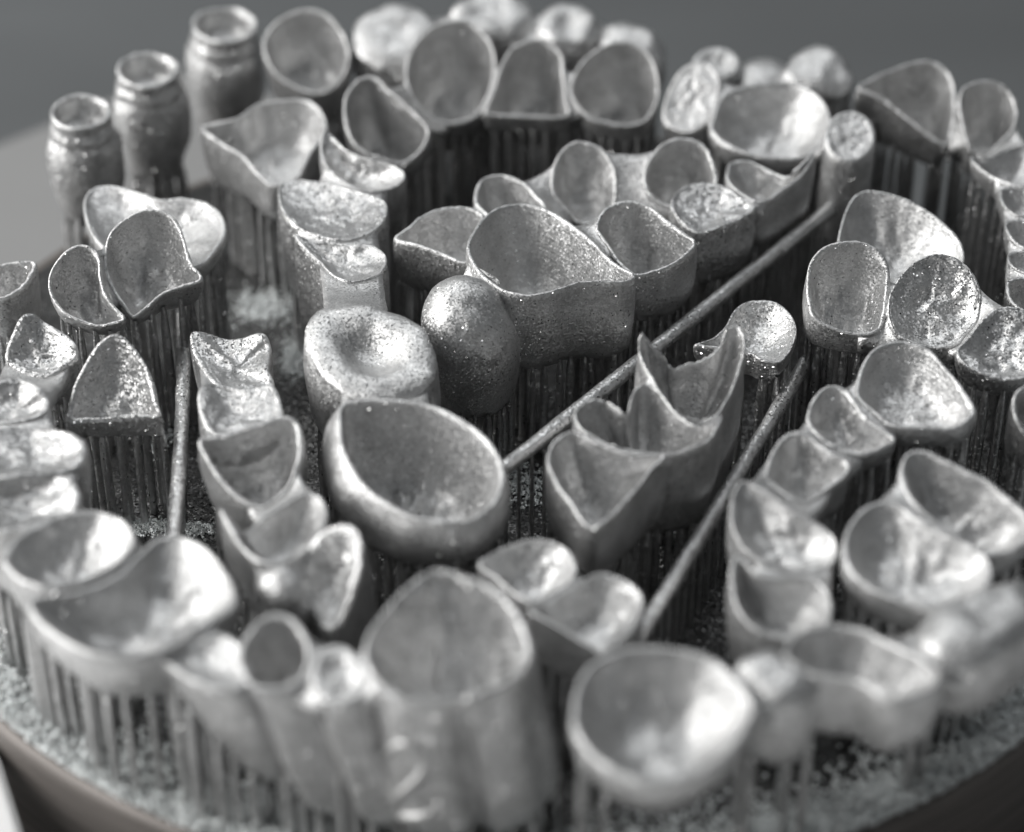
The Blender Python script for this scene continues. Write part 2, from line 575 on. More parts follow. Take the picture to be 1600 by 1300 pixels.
PENDING = []
def bridge(name, label, cat, units, group=None, joins=None, strut=True):
    """units: dicts with rim (photo pixels traced on a plane at height z), kind cup / bowl / dome"""
    th = empty(name, label, cat, group)
    built = []
    for u in units:
        u = dict(u)
        kind = u.pop('kind', 'cup'); pts = u.pop('rim'); z = u.pop('z', 13.0)
        tilt = u.pop('tilt', None); roll = u.pop('roll', 0.0); mat = u.pop('mat', M_CROWN); n = u.pop('n', 72)
        nm = u.pop('name', None); st = u.pop('strut', True)
        rim, nrm = rim3d(pts, z, tilt, n, roll)
        if kind == 'dome':
            vs, fs = dome_mesh(rim, nrm, **u); nm = nm or 'pontic'
        else:
            if kind == 'bowl':
                u = {**dict(depth=1.6, pw=2.0, wall=0.20, lump=.3), **u}
            vs, fs = crown_mesh(rim, nrm, **u); nm = nm or 'crown'
        o = mesh_obj(nm, vs, fs, mat, th)
        built.append((o, vs, fs, rim, nrm))
        if strut: PENDING.append((th, vs, fs, st))
    if joins is None: joins = [(i, i + 1) for i in range(len(built) - 1)]
    for jn in joins:
        i, j = jn[:2]
        wd = jn[2] if len(jn) > 2 else 1.1
        dp = jn[3] if len(jn) > 3 else .9
        w = web_mesh(built[i][3], built[j][3], wd*1.7, dp*2, i*3 + j)
        if w: mesh_obj('connector', w[0], w[1], M_CROWN, th)
    return th

# ------------------------------------------------------------------ the printed restorations
# --- back left: three necked tubes and a cup
def tube_mesh(cx, cy, z, r, rot, hgt, seed, lean=(0, 0)):
    c = at(cx, cy, z)
    axis = Vector((math.sin(math.radians(lean[0])), math.sin(math.radians(lean[1])), 1)).normalized()
    u = axis.cross(Vector((0, 1, 0))).normalized(); w = u.cross(axis)
    prof = [(.05, -hgt - .4), (.55, -hgt - .2), (.85, -hgt + .6), (1.02, -hgt + 2), (1.20, -hgt*.62), (1.25, -hgt*.45), (1.22, -hgt*.3), (1.15, -2.6),
            (1.08, -2.2), (1.03, -1.95), (1.06, -1.75), (1.05, -1.45), (1.0, -1.2), (.96, -.9), (.97, -.65), (1.0, -.35), (1.0, -.1), (.97, 0), (.9, -.02), (.85, -.12), (.82, -.6), (.78, -1.2), (.72, -1.8), (.5, -2.1), (.03, -2.2)]
    vs, fs, S = [], [], 48
    for a, h in prof:
        for k in range(S):
            th = 2*math.pi*k/S
            q = c + axis*h + u*(math.cos(th)*a*r) + w*(math.sin(th)*a*r)
            amp = .28 if h < -1.4 and a > .8 else .14
            vs.append(q + wob(q, amp, .5, seed) + wob(q, .09, 1.7, seed))
    for j in range(len(prof) - 1):
        for k in range(S):
            k2 = (k + 1) % S
            fs.append((j*S + k, j*S + k2, (j + 1)*S + k2, (j + 1)*S + k))
    return vs, fs
tb = empty('tube_bridge', 'printed bridge of three necked tubes and one cup at the back left', 'dental bridge')
for (cx, cy, z, r, rot, hg, sd, ln) in ((126, 173, 14.5, 2.42, 0, 10.4, 3, (2, -6)), (231, 107, 14.5, 2.55, 0, 10.6, 8, (2, -6)), (351, 37, 14.5, 2.75, 0, 10.8, 13, (3, -6))):
    vs, fs = tube_mesh(cx, cy, z, r, rot, hg, sd, ln)
    mesh_obj('tube', vs, fs, M_SHINY, tb); PENDING.append((tb, vs, fs, True))
rim, nrm = rim3d([(410, 70), (428, 35), (470, 14), (510, 20), (540, 55), (547, 95), (530, 130), (495, 148), (455, 135), (425, 110)], 13.5, None)
vs, fs = crown_mesh(rim, nrm, h=5)
mesh_obj('crown', vs, fs, M_CROWN, tb); PENDING.append((tb, vs, fs, True))

bridge('tooth_cap', 'single crown with a pointed left corner in front of the necked tubes', 'tooth cap', [
    dict(rim=[(315, 196, -.4), (371, 182), (402, 161), (448, 154), (487, 157), (508, 182), (508, 210), (487, 238), (466, 276), (427, 291), (402, 273), (378, 245), (350, 228), (325, 210)], z=12, h=4.5, depth=3.5, bs=.85)])

# --- back row behind the big arch
bridge('dental_bridge', 'blurred pale bridge of rounded teeth at the very back, top centre', 'dental bridge', [
    dict(kind='dome', rim=[(552, 80), (560, 40), (590, 15), (630, 8), (665, 25), (690, 60), (680, 95), (640, 112), (590, 110)], z=13.5, up=1.2, sq=2.4, rough=.2, dimple=.7, tilt=25),
    dict(kind='dome', rim=[(700, 40), (720, 5), (770, -8), (815, 0), (835, 30), (815, 60), (760, 68), (718, 60)], z=13.5, up=1.2, sq=2.4, rough=.2, dimple=.6, tilt=20),
    dict(kind='dome', rim=[(838, 50), (850, 20), (885, 8), (920, 18), (938, 45), (920, 72), (880, 78), (850, 70)], z=13.5, up=1.0, sq=2.6, rough=.2, dimple=.5, tilt=20),
    dict(kind='dome', rim=[(935, 80), (945, 52), (975, 40), (1015, 55), (1040, 85), (1030, 115), (985, 120), (950, 108)], z=12, up=1.6, sq=2.6, rough=.2)])
# --- the four-cup arch
bridge('dental_bridge', 'arched bridge of four deep dark cups across the back, left to centre', 'dental bridge', [
    dict(rim=[(536, 165), (541, 144), (559, 123), (580, 117), (597, 126), (611, 140), (629, 154), (650, 175), (671, 200), (667, 224), (650, 245), (629, 257), (601, 252), (573, 242), (552, 224), (539, 196)], z=13, h=3.4, depth=5.6, lean=.5, bs=.8, roundness=.3, pw=7),
    dict(rim=[(632, 109), (643, 74), (667, 46), (695, 32), (727, 30), (751, 42), (769, 67), (776, 98), (772, 133), (762, 158), (744, 182), (716, 193), (688, 193), (660, 175), (639, 147)], z=13.5, h=3.4, depth=5.6, lean=.5, bs=.8, roundness=.3, pw=7),
    dict(rim=[(758, 175), (772, 133), (783, 98), (800, 74), (828, 61), (856, 63), (879, 84), (884, 119), (887, 154), (889, 182), (835, 184), (786, 182)], z=13.5, h=3.4, depth=5.6, lean=.5, bs=.8, roundness=.3, pw=7),
    dict(rim=[(891, 147), (896, 116), (916, 88), (947, 68), (975, 63), (1007, 74), (1024, 98), (1031, 130), (1028, 161), (1010, 189), (982, 198), (947, 194), (916, 182)], z=13.5, h=3.4, depth=5.6, lean=.5, bs=.8, roundness=.3, pw=7)],
    joins=[(0, 1, 1.3, .7), (1, 2, .9, .6), (2, 3, .9, .6)])
# --- right back
bridge('dental_bridge', 'bridge with a wide open oval bowl between two bright rounded teeth, back right', 'dental bridge', [
    dict(kind='bowl', rim=[(1036, 188), (1046, 135), (1072, 102), (1108, 98), (1126, 128), (1114, 176), (1078, 208)], z=13, depth=.15, wall=.4, h=4, tilt=34, roll=-12),
    dict(rim=[(1113, 182), (1124, 154), (1148, 137), (1187, 128), (1229, 126), (1264, 137), (1288, 158), (1299, 186), (1295, 210), (1278, 231), (1250, 248), (1215, 248), (1173, 242), (1131, 224), (1110, 203)], z=13, h=3.0, depth=3.4, pw=3.2, wall=0.33),
    dict(kind='bowl', rim=ellipse(1328, 212, 40, 40), z=14, depth=.12, wall=.5, rough=.08, h=8, bs=1.02, tilt=22, lean=0)])
bridge('dental_bridge', 'three blurred rounded teeth at the back edge behind the oval bowl', 'dental bridge', [
    dict(kind='bowl', rim=ellipse(1120, 98, 38, 26), z=13, depth=.5, wall=.7, h=5),
    dict(kind='dome', rim=ellipse(1192, 128, 48, 28), z=11, up=1.5, sq=2.1, rough=.1),
    dict(kind='dome', rim=[(1222, 130), (1232, 100), (1258, 78), (1290, 76), (1318, 98), (1334, 132), (1310, 156), (1260, 156)], z=12, up=1.6, sq=2.3, rough=.2, tilt=20)], joins=[])
bridge('dental_bridge', 'long chain of thin cups running down the right edge of the frame', 'dental bridge', [
    dict(rim=[(1340, 137), (1366, 119), (1390, 109), (1418, 98), (1450, 93), (1478, 105), (1492, 130), (1495, 158), (1492, 189), (1485, 224), (1467, 224), (1443, 207), (1411, 182), (1376, 154)], z=13.5, h=3, depth=4.5, bs=.8),
    dict(rim=[(1499, 147), (1509, 133), (1537, 124), (1565, 130), (1586, 151), (1591, 179), (1583, 207), (1565, 224), (1544, 240), (1516, 236), (1507, 210), (1499, 175)], z=13.5, h=2.5, depth=4, lean=.35, bs=.96, roundness=.9),
    dict(kind='bowl', rim=[(1516, 244), (1545, 244), (1572, 232), (1605, 227), (1640, 245), (1650, 275), (1620, 292), (1590, 290), (1555, 278), (1530, 262)], z=13.3, h=2.5),
    dict(kind='bowl', rim=[(1562, 300), (1575, 290), (1610, 294), (1640, 305), (1640, 330), (1610, 337), (1585, 335), (1567, 320)], z=13, h=2.5),
    dict(kind='bowl', rim=[(1570, 350), (1590, 342), (1625, 345), (1650, 365), (1640, 385), (1605, 388), (1582, 375)], z=13, h=2.5),
    dict(kind='bowl', rim=[(1575, 396), (1600, 392), (1640, 398), (1650, 425), (1610, 428), (1580, 415)], z=13, h=2.5),
    dict(rim=[(1572, 450), (1577, 436), (1600, 432), (1640, 440), (1650, 475), (1605, 487), (1580, 472)], z=13, h=3)])

# --- centre
bridge('dental_bridge', 'curved bridge of six small cups behind the large central crown', 'dental bridge', [
    dict(rim=[(615, 372, -.3), (640, 352), (655, 338), (685, 325), (720, 321), (750, 328), (757, 345), (745, 380), (728, 411), (690, 397), (650, 383)], z=13, h=4.5, depth=3.6, bs=.85),
    dict(rim=[(740, 307), (747, 285), (762, 274), (788, 272), (814, 281), (838, 302), (855, 325), (845, 342), (784, 346), (749, 326)], z=12.5, h=4, depth=3.0),
    dict(rim=[(860, 281), (867, 250), (884, 228), (906, 219), (937, 228), (954, 246), (963, 267), (965, 298), (959, 329), (932, 346), (906, 351), (884, 329), (865, 307)], z=12.5, h=3, depth=2.8, pw=3),
    dict(rim=[(1005, 281), (1011, 254), (1029, 228), (1055, 215), (1086, 217), (1107, 232), (1118, 259), (1121, 285), (1103, 311), (1072, 329), (1042, 324), (1016, 307)], z=13, h=3, depth=4.5),
    dict(kind='bowl', rim=[(1048, 322), (1055, 302), (1077, 288), (1103, 285), (1134, 291), (1153, 304), (1180, 321), (1164, 338), (1125, 355), (1090, 364), (1064, 346)], z=13, h=5.5, depth=.7, mat=M_SHINY, bs=.95, tilt=10),
    dict(rim=[(1134, 267), (1142, 252), (1169, 250), (1199, 262, -.2), (1228, 274, -.2), (1250, 262, .5), (1272, 239, 1.0), (1268, 254, .6), (1250, 278), (1226, 296), (1204, 311), (1182, 316), (1156, 302), (1138, 285)], z=13, h=4.5, depth=2.4, pw=2.5, bs=.94)],
    joins=[(0, 1), (1, 2, 1.2), (2, 3, 1.9, .9), (3, 4), (4, 5, 1.2)])
bridge('dental_bridge', 'sharp central bridge: large open crown, smaller cup and a solid rounded tooth', 'dental bridge', [
    dict(kind='dome', rim=ellipse(735, 522, 75, 58), z=10.8, up=4.1, h=5.2, bs=.86, tilt=14, lean=.2, sq=2.1, off=(-.6, .6)),
    dict(rim=[(729, 386), (740, 359), (762, 333), (788, 320), (823, 318), (858, 327), (893, 348), (924, 372), (946, 396), (968, 414), (994, 430), (978, 440), (945, 440), (906, 442), (862, 456), (827, 462), (792, 456), (766, 442), (744, 421)], z=14.4, h=7.4, depth=6.0, pw=4, bs=.94, bulge=.02, rough=.08, wall=0.24),
    dict(rim=[(930, 355), (941, 329), (963, 316), (989, 313), (1016, 322), (1042, 342), (1072, 364), (1088, 379), (1072, 399), (1046, 416), (1016, 427), (990, 430), (967, 412), (950, 386)], z=14, h=5.4, depth=4.6, pw=4, bs=.93, wall=0.24)],
    joins=[(0, 1, 1.3, 1.1), (1, 2)])

# --- left column of the centre
bridge('dental_bridge', 'chain of five pale teeth stepping towards the wide open cup, centre left', 'dental bridge', [
    dict(kind='bowl', rim=[(505, 205, .3), (520, 212), (545, 235), (580, 248), (612, 256), (632, 268), (628, 285), (600, 297), (565, 298), (535, 285), (510, 262), (500, 235)], z=13.5, h=4.5, bs=.9, depth=1.2),
    dict(kind='bowl', rim=[(434, 300), (440, 285), (470, 280), (510, 285), (550, 295), (590, 308), (605, 320), (600, 345), (575, 365), (540, 375), (500, 370), (465, 355), (442, 330)], z=13, h=8, depth=.7, mat=M_SHINY, bs=.95),
    dict(kind='bowl', rim=[(460, 366, .5), (490, 376), (540, 380), (580, 382), (602, 397), (603, 415), (585, 432), (548, 440), (520, 430), (500, 410), (478, 390)], z=13, h=8.5, depth=.9, bs=.95),
    dict(kind='dome', rim=[(476, 530), (492, 492), (520, 480), (560, 478), (605, 488), (640, 503), (668, 527), (682, 562), (676, 598), (644, 620), (600, 632), (550, 624), (502, 590)], z=12.6, up=.9, dimple=1.9, sq=2.6, h=7, bs=.93, bulge=.06, rough=.12),
    dict(rim=[(528, 638), (539, 627), (567, 622), (609, 622), (658, 627), (700, 641), (742, 666), (773, 697), (789, 736), (784, 771), (763, 799), (735, 815), (693, 818), (644, 810), (609, 792), (577, 771), (549, 739), (532, 701), (527, 666)], z=13, h=5.0, depth=6.6, pw=8, bs=.92, bulge=.14, drift=(-.16, 0), wall=0.33, lump=1.2)],
    joins=[(0, 1, 1.6, 1.2), (1, 2, 1.8, 1.4), (2, 3, 1.8, 1.4), (3, 4, 2.0, 1.4)])

# --- broken crown right of the centre
bridge('broken_bridge', 'tall three-chambered bridge with torn jagged walls between the two slanting rods', 'dental bridge', [
    dict(rim=[(854, 719), (862, 691), (880, 677), (894, 672), (915, 680), (936, 691), (964, 701), (992, 708), (1041, 710), (1020, 733), (999, 761), (971, 792), (950, 813), (929, 824), (911, 817), (890, 785), (873, 764), (861, 740)], z=12.5, h=5.5, depth=4.4, pw=3, bs=.92, wall=0.21, tilt=12),
    dict(rim=[(897, 645), (912, 630), (936, 623), (957, 635), (978, 648), (984, 625), (993, 606), (1015, 601), (1035, 614), (1055, 642), (1085, 662), (1112, 664), (1128, 650), (1120, 672), (1104, 692), (1070, 706), (1041, 711), (1000, 709), (957, 699), (925, 684), (904, 668)], z=13, h=8, depth=5, pw=3, bs=.92, jag=.25, wall=0.18, n=110, tilt=12),
    dict(rim=[(999, 555, 1.0), (1001, 521, 2.0), (1020, 540, 1), (1051, 575, -.3), (1075, 568, -.3), (1100, 561, 0), (1128, 537, .8), (1140, 512, 1.4), (1152, 509, 1.5), (1163, 525, 1.2), (1164, 551, .8), (1153, 589, .3), (1140, 620), (1120, 652, -.2), (1095, 662, -.6), (1072, 655, -.4), (1048, 640, -.2), (1025, 605, .3)], z=13.5, h=9, depth=5.5, pw=3.5, bs=.92, jag=.4, wall=0.17, n=110, tilt=10)],
    joins=[(0, 1), (1, 2)])
bridge('tooth_cap', 'small round crown with a pointed wing, just behind the jagged bridge', 'tooth cap', [
    dict(kind='bowl', rim=[(1084, 538), (1110, 529), (1131, 512), (1145, 487), (1162, 473), (1187, 468), (1215, 473), (1236, 491), (1245, 515), (1239, 540), (1229, 557), (1215, 566), (1190, 563), (1176, 554), (1145, 550), (1117, 543)], z=10.5, h=2.5, depth=1.8, mat=M_SHINY)])

# --- right middle
bridge('tooth_cap', 'wide shallow crown tilted up behind the squarish cup, right', 'tooth cap', [
    dict(kind='bowl', rim=[(1308, 385), (1316, 343), (1330, 311), (1348, 298), (1372, 298), (1411, 308), (1450, 329), (1481, 353), (1502, 378), (1507, 406), (1495, 430), (1460, 450), (1400, 450), (1350, 440), (1318, 420)], z=12, h=3, depth=2.6, pw=3, lump=.6)])
bridge('dental_bridge', 'bridge of a squarish cup and two coarse glittering bowls, right', 'dental bridge', [
    dict(rim=[(1260, 440), (1265, 410), (1282, 388), (1305, 378), (1335, 375), (1362, 382), (1383, 402), (1391, 430), (1388, 465), (1383, 500), (1370, 520), (1340, 525), (1300, 515), (1272, 498), (1262, 470)], z=13.5, h=2, depth=3.2, lean=.35, bs=.96, roundness=.9, pw=4),
    dict(kind='bowl', rim=[(1393, 453), (1411, 425), (1439, 403), (1467, 396), (1495, 403), (1520, 425), (1533, 455), (1532, 480), (1526, 505), (1508, 525), (1495, 540), (1460, 545), (1420, 535), (1398, 520), (1388, 495), (1388, 470)], z=13, h=2, depth=1.0, mat=M_SHINY, lump=.8, lean=.35, bs=.96, roundness=.9),
    dict(kind='bowl', rim=[(1495, 545), (1510, 530), (1530, 505), (1555, 482), (1590, 480), (1625, 500), (1640, 560), (1605, 590), (1560, 592), (1525, 580), (1500, 562)], z=12.5, h=2.5, depth=.9, mat=M_SHINY, lump=.8)],
    joins=[(0, 1, 1.2, .9), (1, 2, 1.6, 1.0)])
bridge('dental_bridge', 'snaking bridge of five cups led by a large round cup, right of the rods', 'dental bridge', [
    dict(rim=[(1337, 610), (1344, 575), (1362, 547), (1390, 533), (1421, 533), (1453, 545), (1474, 568), (1498, 596), (1519, 627), (1525, 645), (1512, 659), (1491, 671), (1453, 670), (1418, 670), (1390, 664), (1365, 645), (1344, 627)], z=13, h=1.8, depth=3.8, pw=5, lean=.35, bs=.96, roundness=.9),
    dict(rim=[(1260, 652), (1267, 627), (1285, 606), (1306, 601), (1327, 610), (1337, 626), (1355, 648), (1376, 666), (1393, 677), (1400, 689), (1383, 699), (1355, 710), (1330, 711), (1306, 701), (1285, 687), (1267, 669)], z=12.5, h=2.5, depth=2.2, pw=3),
    dict(rim=[(1194, 743), (1204, 708), (1225, 680), (1250, 673), (1274, 685), (1299, 704), (1323, 717), (1330, 730), (1320, 746), (1292, 767), (1264, 785), (1239, 781), (1218, 767), (1201, 753)], z=12.5, h=4, depth=2.6, pw=3),
    dict(kind='bowl', rim=[(1141, 785), (1155, 752), (1180, 755), (1208, 773), (1229, 790), (1250, 804), (1280, 817), (1303, 838), (1309, 860), (1300, 882), (1270, 893), (1230, 893), (1190, 880), (1160, 855), (1143, 820)], z=12.5, h=5, depth=1.7, bs=.85, lump=.6),
    dict(rim=[(1140, 900), (1148, 868), (1163, 872), (1185, 893), (1208, 900), (1250, 896), (1278, 904), (1296, 926), (1301, 960), (1290, 982), (1262, 996), (1225, 999), (1180, 985), (1150, 950)], z=12, h=6, depth=2.8, pw=3, bs=.85)],
    joins=[(0, 1, 1.5, .8), (1, 2, 1.4, 1.0), (2, 3, 1.4, 1.0), (3, 4, 1.6, 1.2)])
bridge('dental_bridge', 'two large shallow cups overlapping at the right edge, above the front row', 'dental bridge', [
    dict(rim=[(1406, 736), (1411, 715), (1425, 703), (1446, 703), (1474, 715), (1509, 733), (1541, 747), (1572, 771), (1600, 795), (1615, 830), (1595, 855), (1560, 868), (1520, 864), (1490, 845), (1455, 815), (1425, 785), (1410, 760)], z=13, h=3.5, depth=3, pw=2.6, lump=.8, wall=0.33),
    dict(rim=[(1317, 865), (1322, 830), (1340, 800), (1370, 783), (1405, 785), (1440, 808), (1480, 832), (1520, 850), (1545, 870), (1552, 895), (1540, 920), (1500, 940), (1450, 950), (1400, 938), (1360, 920), (1330, 895)], z=13, h=3.5, depth=2.6, pw=2.6, lump=.8, wall=0.33)],
    joins=[(0, 1, 1.4, 1.0)])
bridge('tooth_cap', 'partly cut off cup at the right edge, level with the large round cup', 'tooth cap', [
    dict(rim=[(1582, 632), (1590, 608), (1620, 600), (1650, 630), (1650, 670), (1615, 690), (1590, 665)], z=12, h=4, depth=3)])

# --- front right
bridge('dental_bridge', 'blurred front bridge with a big round cup and a bent cup, lower right', 'dental bridge', [
    dict(rim=[(893, 1120), (900, 1070), (925, 1035), (965, 1015), (1010, 1008), (1060, 1012), (1110, 1025), (1150, 1055), (1175, 1090), (1180, 1110), (1160, 1150), (1140, 1175), (1100, 1205), (1050, 1222), (1000, 1222), (950, 1200), (915, 1170), (897, 1140)], z=14, h=4, depth=3.6, pw=2.8, wall=0.33, lump=.5),
    dict(kind='dome', rim=[(1150, 1055), (1162, 1030), (1194, 1020), (1225, 1034), (1258, 1055), (1280, 1085), (1262, 1110), (1225, 1122), (1192, 1115), (1165, 1090)], z=12.6, up=1.4, h=4.6, bs=.9, dimple=.3, mat=M_SHINY),
    dict(rim=[(1224, 1020), (1236, 996), (1257, 982), (1285, 976), (1317, 975), (1352, 982), (1380, 996), (1418, 1013), (1453, 1034), (1474, 1052), (1464, 1073), (1436, 1085), (1400, 1092), (1373, 1082), (1345, 1066), (1313, 1060), (1268, 1054), (1240, 1038)], z=13.5, h=4, depth=3.2, pw=4, wall=0.33, bs=.85),
    dict(kind='dome', rim=[(1430, 1010), (1440, 975), (1490, 950), (1550, 930), (1610, 925), (1630, 980), (1590, 1025), (1540, 1050), (1490, 1055), (1450, 1040)], z=12, up=2.0, h=4.2, dimple=.5, bs=.85)],
    joins=[(0, 1, 1.6, 1.2), (1, 2, 1.6, 1.2), (2, 3, 1.6, 1.2)])
bridge('dental_bridge', 'two small shiny cups joined side by side, in front of the jagged bridge', 'dental bridge', [
    dict(rim=[(747, 878), (765, 866), (786, 855), (821, 843), (856, 843), (884, 855), (898, 873), (901, 894), (891, 911), (870, 925), (842, 940), (824, 940), (800, 925), (772, 901), (754, 890)], z=11, h=4, depth=2.2, pw=2.6, mat=M_SHINY, wall=0.21),
    dict(rim=[(825, 950), (848, 943), (877, 926), (908, 906), (940, 894), (975, 904), (999, 922), (1005, 946), (992, 978), (971, 1002), (940, 1020), (926, 1013), (898, 997), (863, 976), (838, 962)], z=11.5, h=4.5, depth=2.4, pw=2.6, mat=M_SHINY, wall=0.21, bs=.9)])

# --- front left arch
fa = bridge('dental_bridge', 'long blurred front bridge, two wide cups and tall walls, lower left', 'dental bridge', [
    dict(rim=[(5, 870), (30, 835), (90, 805), (150, 797), (195, 812), (212, 838), (205, 862), (178, 886), (130, 908), (80, 918), (40, 910), (15, 892)], z=13, h=4.5, depth=2.6, pw=2.4, wall=0.33, lump=.8),
    dict(rim=[(218, 862), (245, 840), (290, 838), (330, 860), (360, 900), (372, 935), (360, 955), (330, 972), (300, 990), (275, 1008), (240, 1020), (190, 1028), (140, 1020), (90, 995), (55, 965), (42, 938), (62, 930), (120, 922), (180, 898)], z=13, h=4, depth=3, pw=2.4, wall=0.33, lump=.9),
    dict(kind='bowl', rim=[(246, 1022, -.3), (290, 1004, -.2), (345, 988), (378, 1010), (392, 1050), (372, 1078), (325, 1074), (280, 1052)], z=12.8, h=8.5, bs=.62, depth=.5, wall=.4, drift=(.33, .0), tilt=5, lean=0),
    dict(rim=[(372, 1015), (395, 975), (425, 958), (455, 962), (480, 990), (488, 1020), (482, 1050), (465, 1070), (430, 1080), (395, 1075), (376, 1050)], z=13.3, h=10.5, depth=4, pw=4, wall=.36, bs=1.1, drift=(.30, 0), tilt=18, lean=0),
    dict(kind='bowl', rim=[(484, 1045), (500, 1014), (535, 1006), (564, 1030), (576, 1068), (552, 1098), (512, 1098), (488, 1076)], z=12.9, h=10.5, bs=1.08, depth=.35, wall=.6, drift=(.22, 0), tilt=12, lean=0, lump=.7, groove=((-90, 14, .10),)),
    dict(rim=[(570, 1000), (583, 975), (611, 940), (639, 912), (677, 889), (716, 894), (765, 912), (793, 933), (814, 961), (828, 996), (830, 1025), (818, 1050), (785, 1072), (735, 1090), (680, 1097), (625, 1092), (590, 1068), (568, 1035)], z=14.2, h=11.5, depth=5.5, pw=3.0, wall=.30, bs=1.2, bulge=.05, drift=(.12, 0), tilt=14, lean=0, groove=((-82, 9, .30), (-172, 12, .2), (-25, 12, .12)), lump=1.2, n=120, mat=M_SHINY)],
    joins=[(0, 1), (1, 2, 1.4, .8), (2, 3, 1.4, .8), (3, 4, 1.4, 1.2), (4, 5, 1.4, 1.2)])

# --- left column
bridge('dental_bridge', 'upright chain of waisted teeth and cups right of the left rod', 'dental bridge', [
    dict(kind='bowl', rim=[(296, 524, .6), (312, 517, .6), (345, 526), (370, 529), (400, 520, .5), (416, 522, .6), (424, 545), (420, 575), (428, 600, -.3), (400, 612, -.3), (360, 612, -.2), (330, 595), (306, 560)], z=11, h=5, depth=.5, mat=M_SHINY, wall=0.40, bs=.8, tilt=0),
    dict(kind='bowl', rim=[(308, 625, .5), (318, 598, .4), (345, 600), (385, 606), (425, 600, .3), (440, 630), (440, 660), (410, 676), (360, 682), (325, 672)], z=11.5, h=6, depth=.6, wall=0.40, bs=.85, tilt=5),
    dict(rim=[(309, 692), (320, 715), (338, 745), (360, 770), (383, 788), (408, 795), (430, 783), (452, 764), (466, 732), (473, 697), (469, 665), (452, 650), (430, 652), (406, 661), (370, 672), (335, 680), (315, 683)], z=12.5, h=5, depth=4, pw=4, bs=.9),
    dict(rim=[(342, 795, .4), (352, 812), (368, 832), (390, 826, -.3), (410, 808), (440, 787), (480, 769), (504, 778), (512, 803), (505, 830), (490, 850), (470, 868), (440, 880), (405, 878), (372, 850)], z=12.3, h=5.5, depth=2.4, pw=2.6, bs=.85),
    dict(kind='dome', rim=ellipse(440, 925, 40, 36), z=11, up=1.6, h=5, sq=2.5),
    dict(kind='bowl', rim=[(470, 890), (485, 850), (510, 825), (545, 818), (565, 840), (566, 880), (555, 920), (540, 960), (520, 985), (498, 975), (480, 940), (468, 915)], z=11.5, h=4.5, depth=1.4, wall=0.46, lean=.3, roll=-25, mat=M_SHINY)],
    joins=[(0, 1, 2.2, 1.6), (1, 2, 1.8, 1.4), (2, 3, 1.4, 1.0), (3, 4), (4, 5, 1.2, 1.0)])
bridge('dental_bridge', 'pair of leaf shaped cups standing above the top of the left rod', 'dental bridge', [
    dict(rim=[(75, 445), (80, 420), (101, 392), (126, 381), (147, 388), (157, 404), (159, 432), (166, 458), (182, 480), (196, 498), (175, 508), (147, 510), (105, 494), (83, 470)], z=13, h=1.6, depth=3.6, pw=4, wall=0.24),
    dict(rim=[(162, 400), (171, 364), (196, 340), (224, 327), (255, 329), (276, 343), (287, 367), (294, 392), (303, 414), (316, 430), (311, 441), (280, 451), (254, 461), (230, 482), (208, 497), (192, 478), (176, 455), (165, 430)], z=13.5, h=1.5, depth=3.2, pw=4, wall=0.24, lump=.8)],
    joins=[(0, 1, 1.0, .7)])
bridge('tooth_cap', 'wide wavy edged crown directly behind the leaf shaped cups', 'tooth cap', [
    dict(kind='bowl', rim=[(130, 320), (137, 300), (158, 289), (189, 291), (224, 301), (252, 310), (287, 308), (322, 315), (343, 329), (353, 350), (350, 371), (336, 392), (315, 412), (280, 420), (220, 415), (170, 395), (140, 360)], z=12, h=3, depth=1.6, wall=0.26)])
bridge('tooth_cap', 'triangular incisor crown open to the front, left of the left rod', 'tooth cap', [
    dict(rim=[(178, 521), (199, 530), (224, 561), (240, 596), (247, 631), (250, 652), (210, 654), (175, 656), (140, 658), (110, 659), (107, 641), (115, 603), (136, 561), (154, 535)], z=11, h=1.5, depth=2.2, pw=3, wall=0.30, lean=.1, bs=.98, roundness=.9, tilt=42, mat=M_SHINY)])
bridge('dental_bridge', 'stack of rounded solid teeth cut off by the left edge', 'dental bridge', [
    dict(kind='bowl', rim=[(8, 560), (21, 515, .5), (34, 492, .8), (52, 489, .5), (70, 502, -.2), (98, 518), (119, 537, .3), (122, 556), (105, 572), (75, 590), (40, 585)], z=12, h=4, depth=.8, wall=0.40, mat=M_SHINY),
    dict(kind='bowl', rim=[(-30, 615), (0, 592, .3), (35, 590), (62, 602, .4), (77, 622), (72, 645), (38, 658), (-20, 660)], z=12, h=5, depth=.7, wall=.5, bs=.9),
    dict(kind='bowl', rim=[(-40, 700), (0, 668, .4), (55, 668), (105, 672, .5), (135, 692, .3), (128, 722), (95, 738, -.3), (40, 742), (-20, 745)], z=12.3, h=5.5, depth=.8, wall=.5, bs=.9, mat=M_SHINY),
    dict(kind='bowl', rim=[(-40, 785), (0, 755), (60, 748), (100, 742, .4), (124, 762, .4), (122, 792), (100, 810, -.3), (50, 822), (-10, 830)], z=12, h=5.5, depth=.8, wall=.5, bs=.9, mat=M_SHINY)],
    joins=[(0, 1, 1.5, 1.0), (1, 2, 1.5, 1.0), (2, 3, 1.8, 1.0)])
bridge('tooth_cap', 'small cup at the left edge beside the leaf shaped cups', 'tooth cap', [
    dict(rim=[(-25, 440), (-15, 420), (5, 411), (30, 407), (56, 409), (50, 430), (32, 452), (5, 466), (-20, 462)], z=12, h=5, depth=2.5, pw=3)])

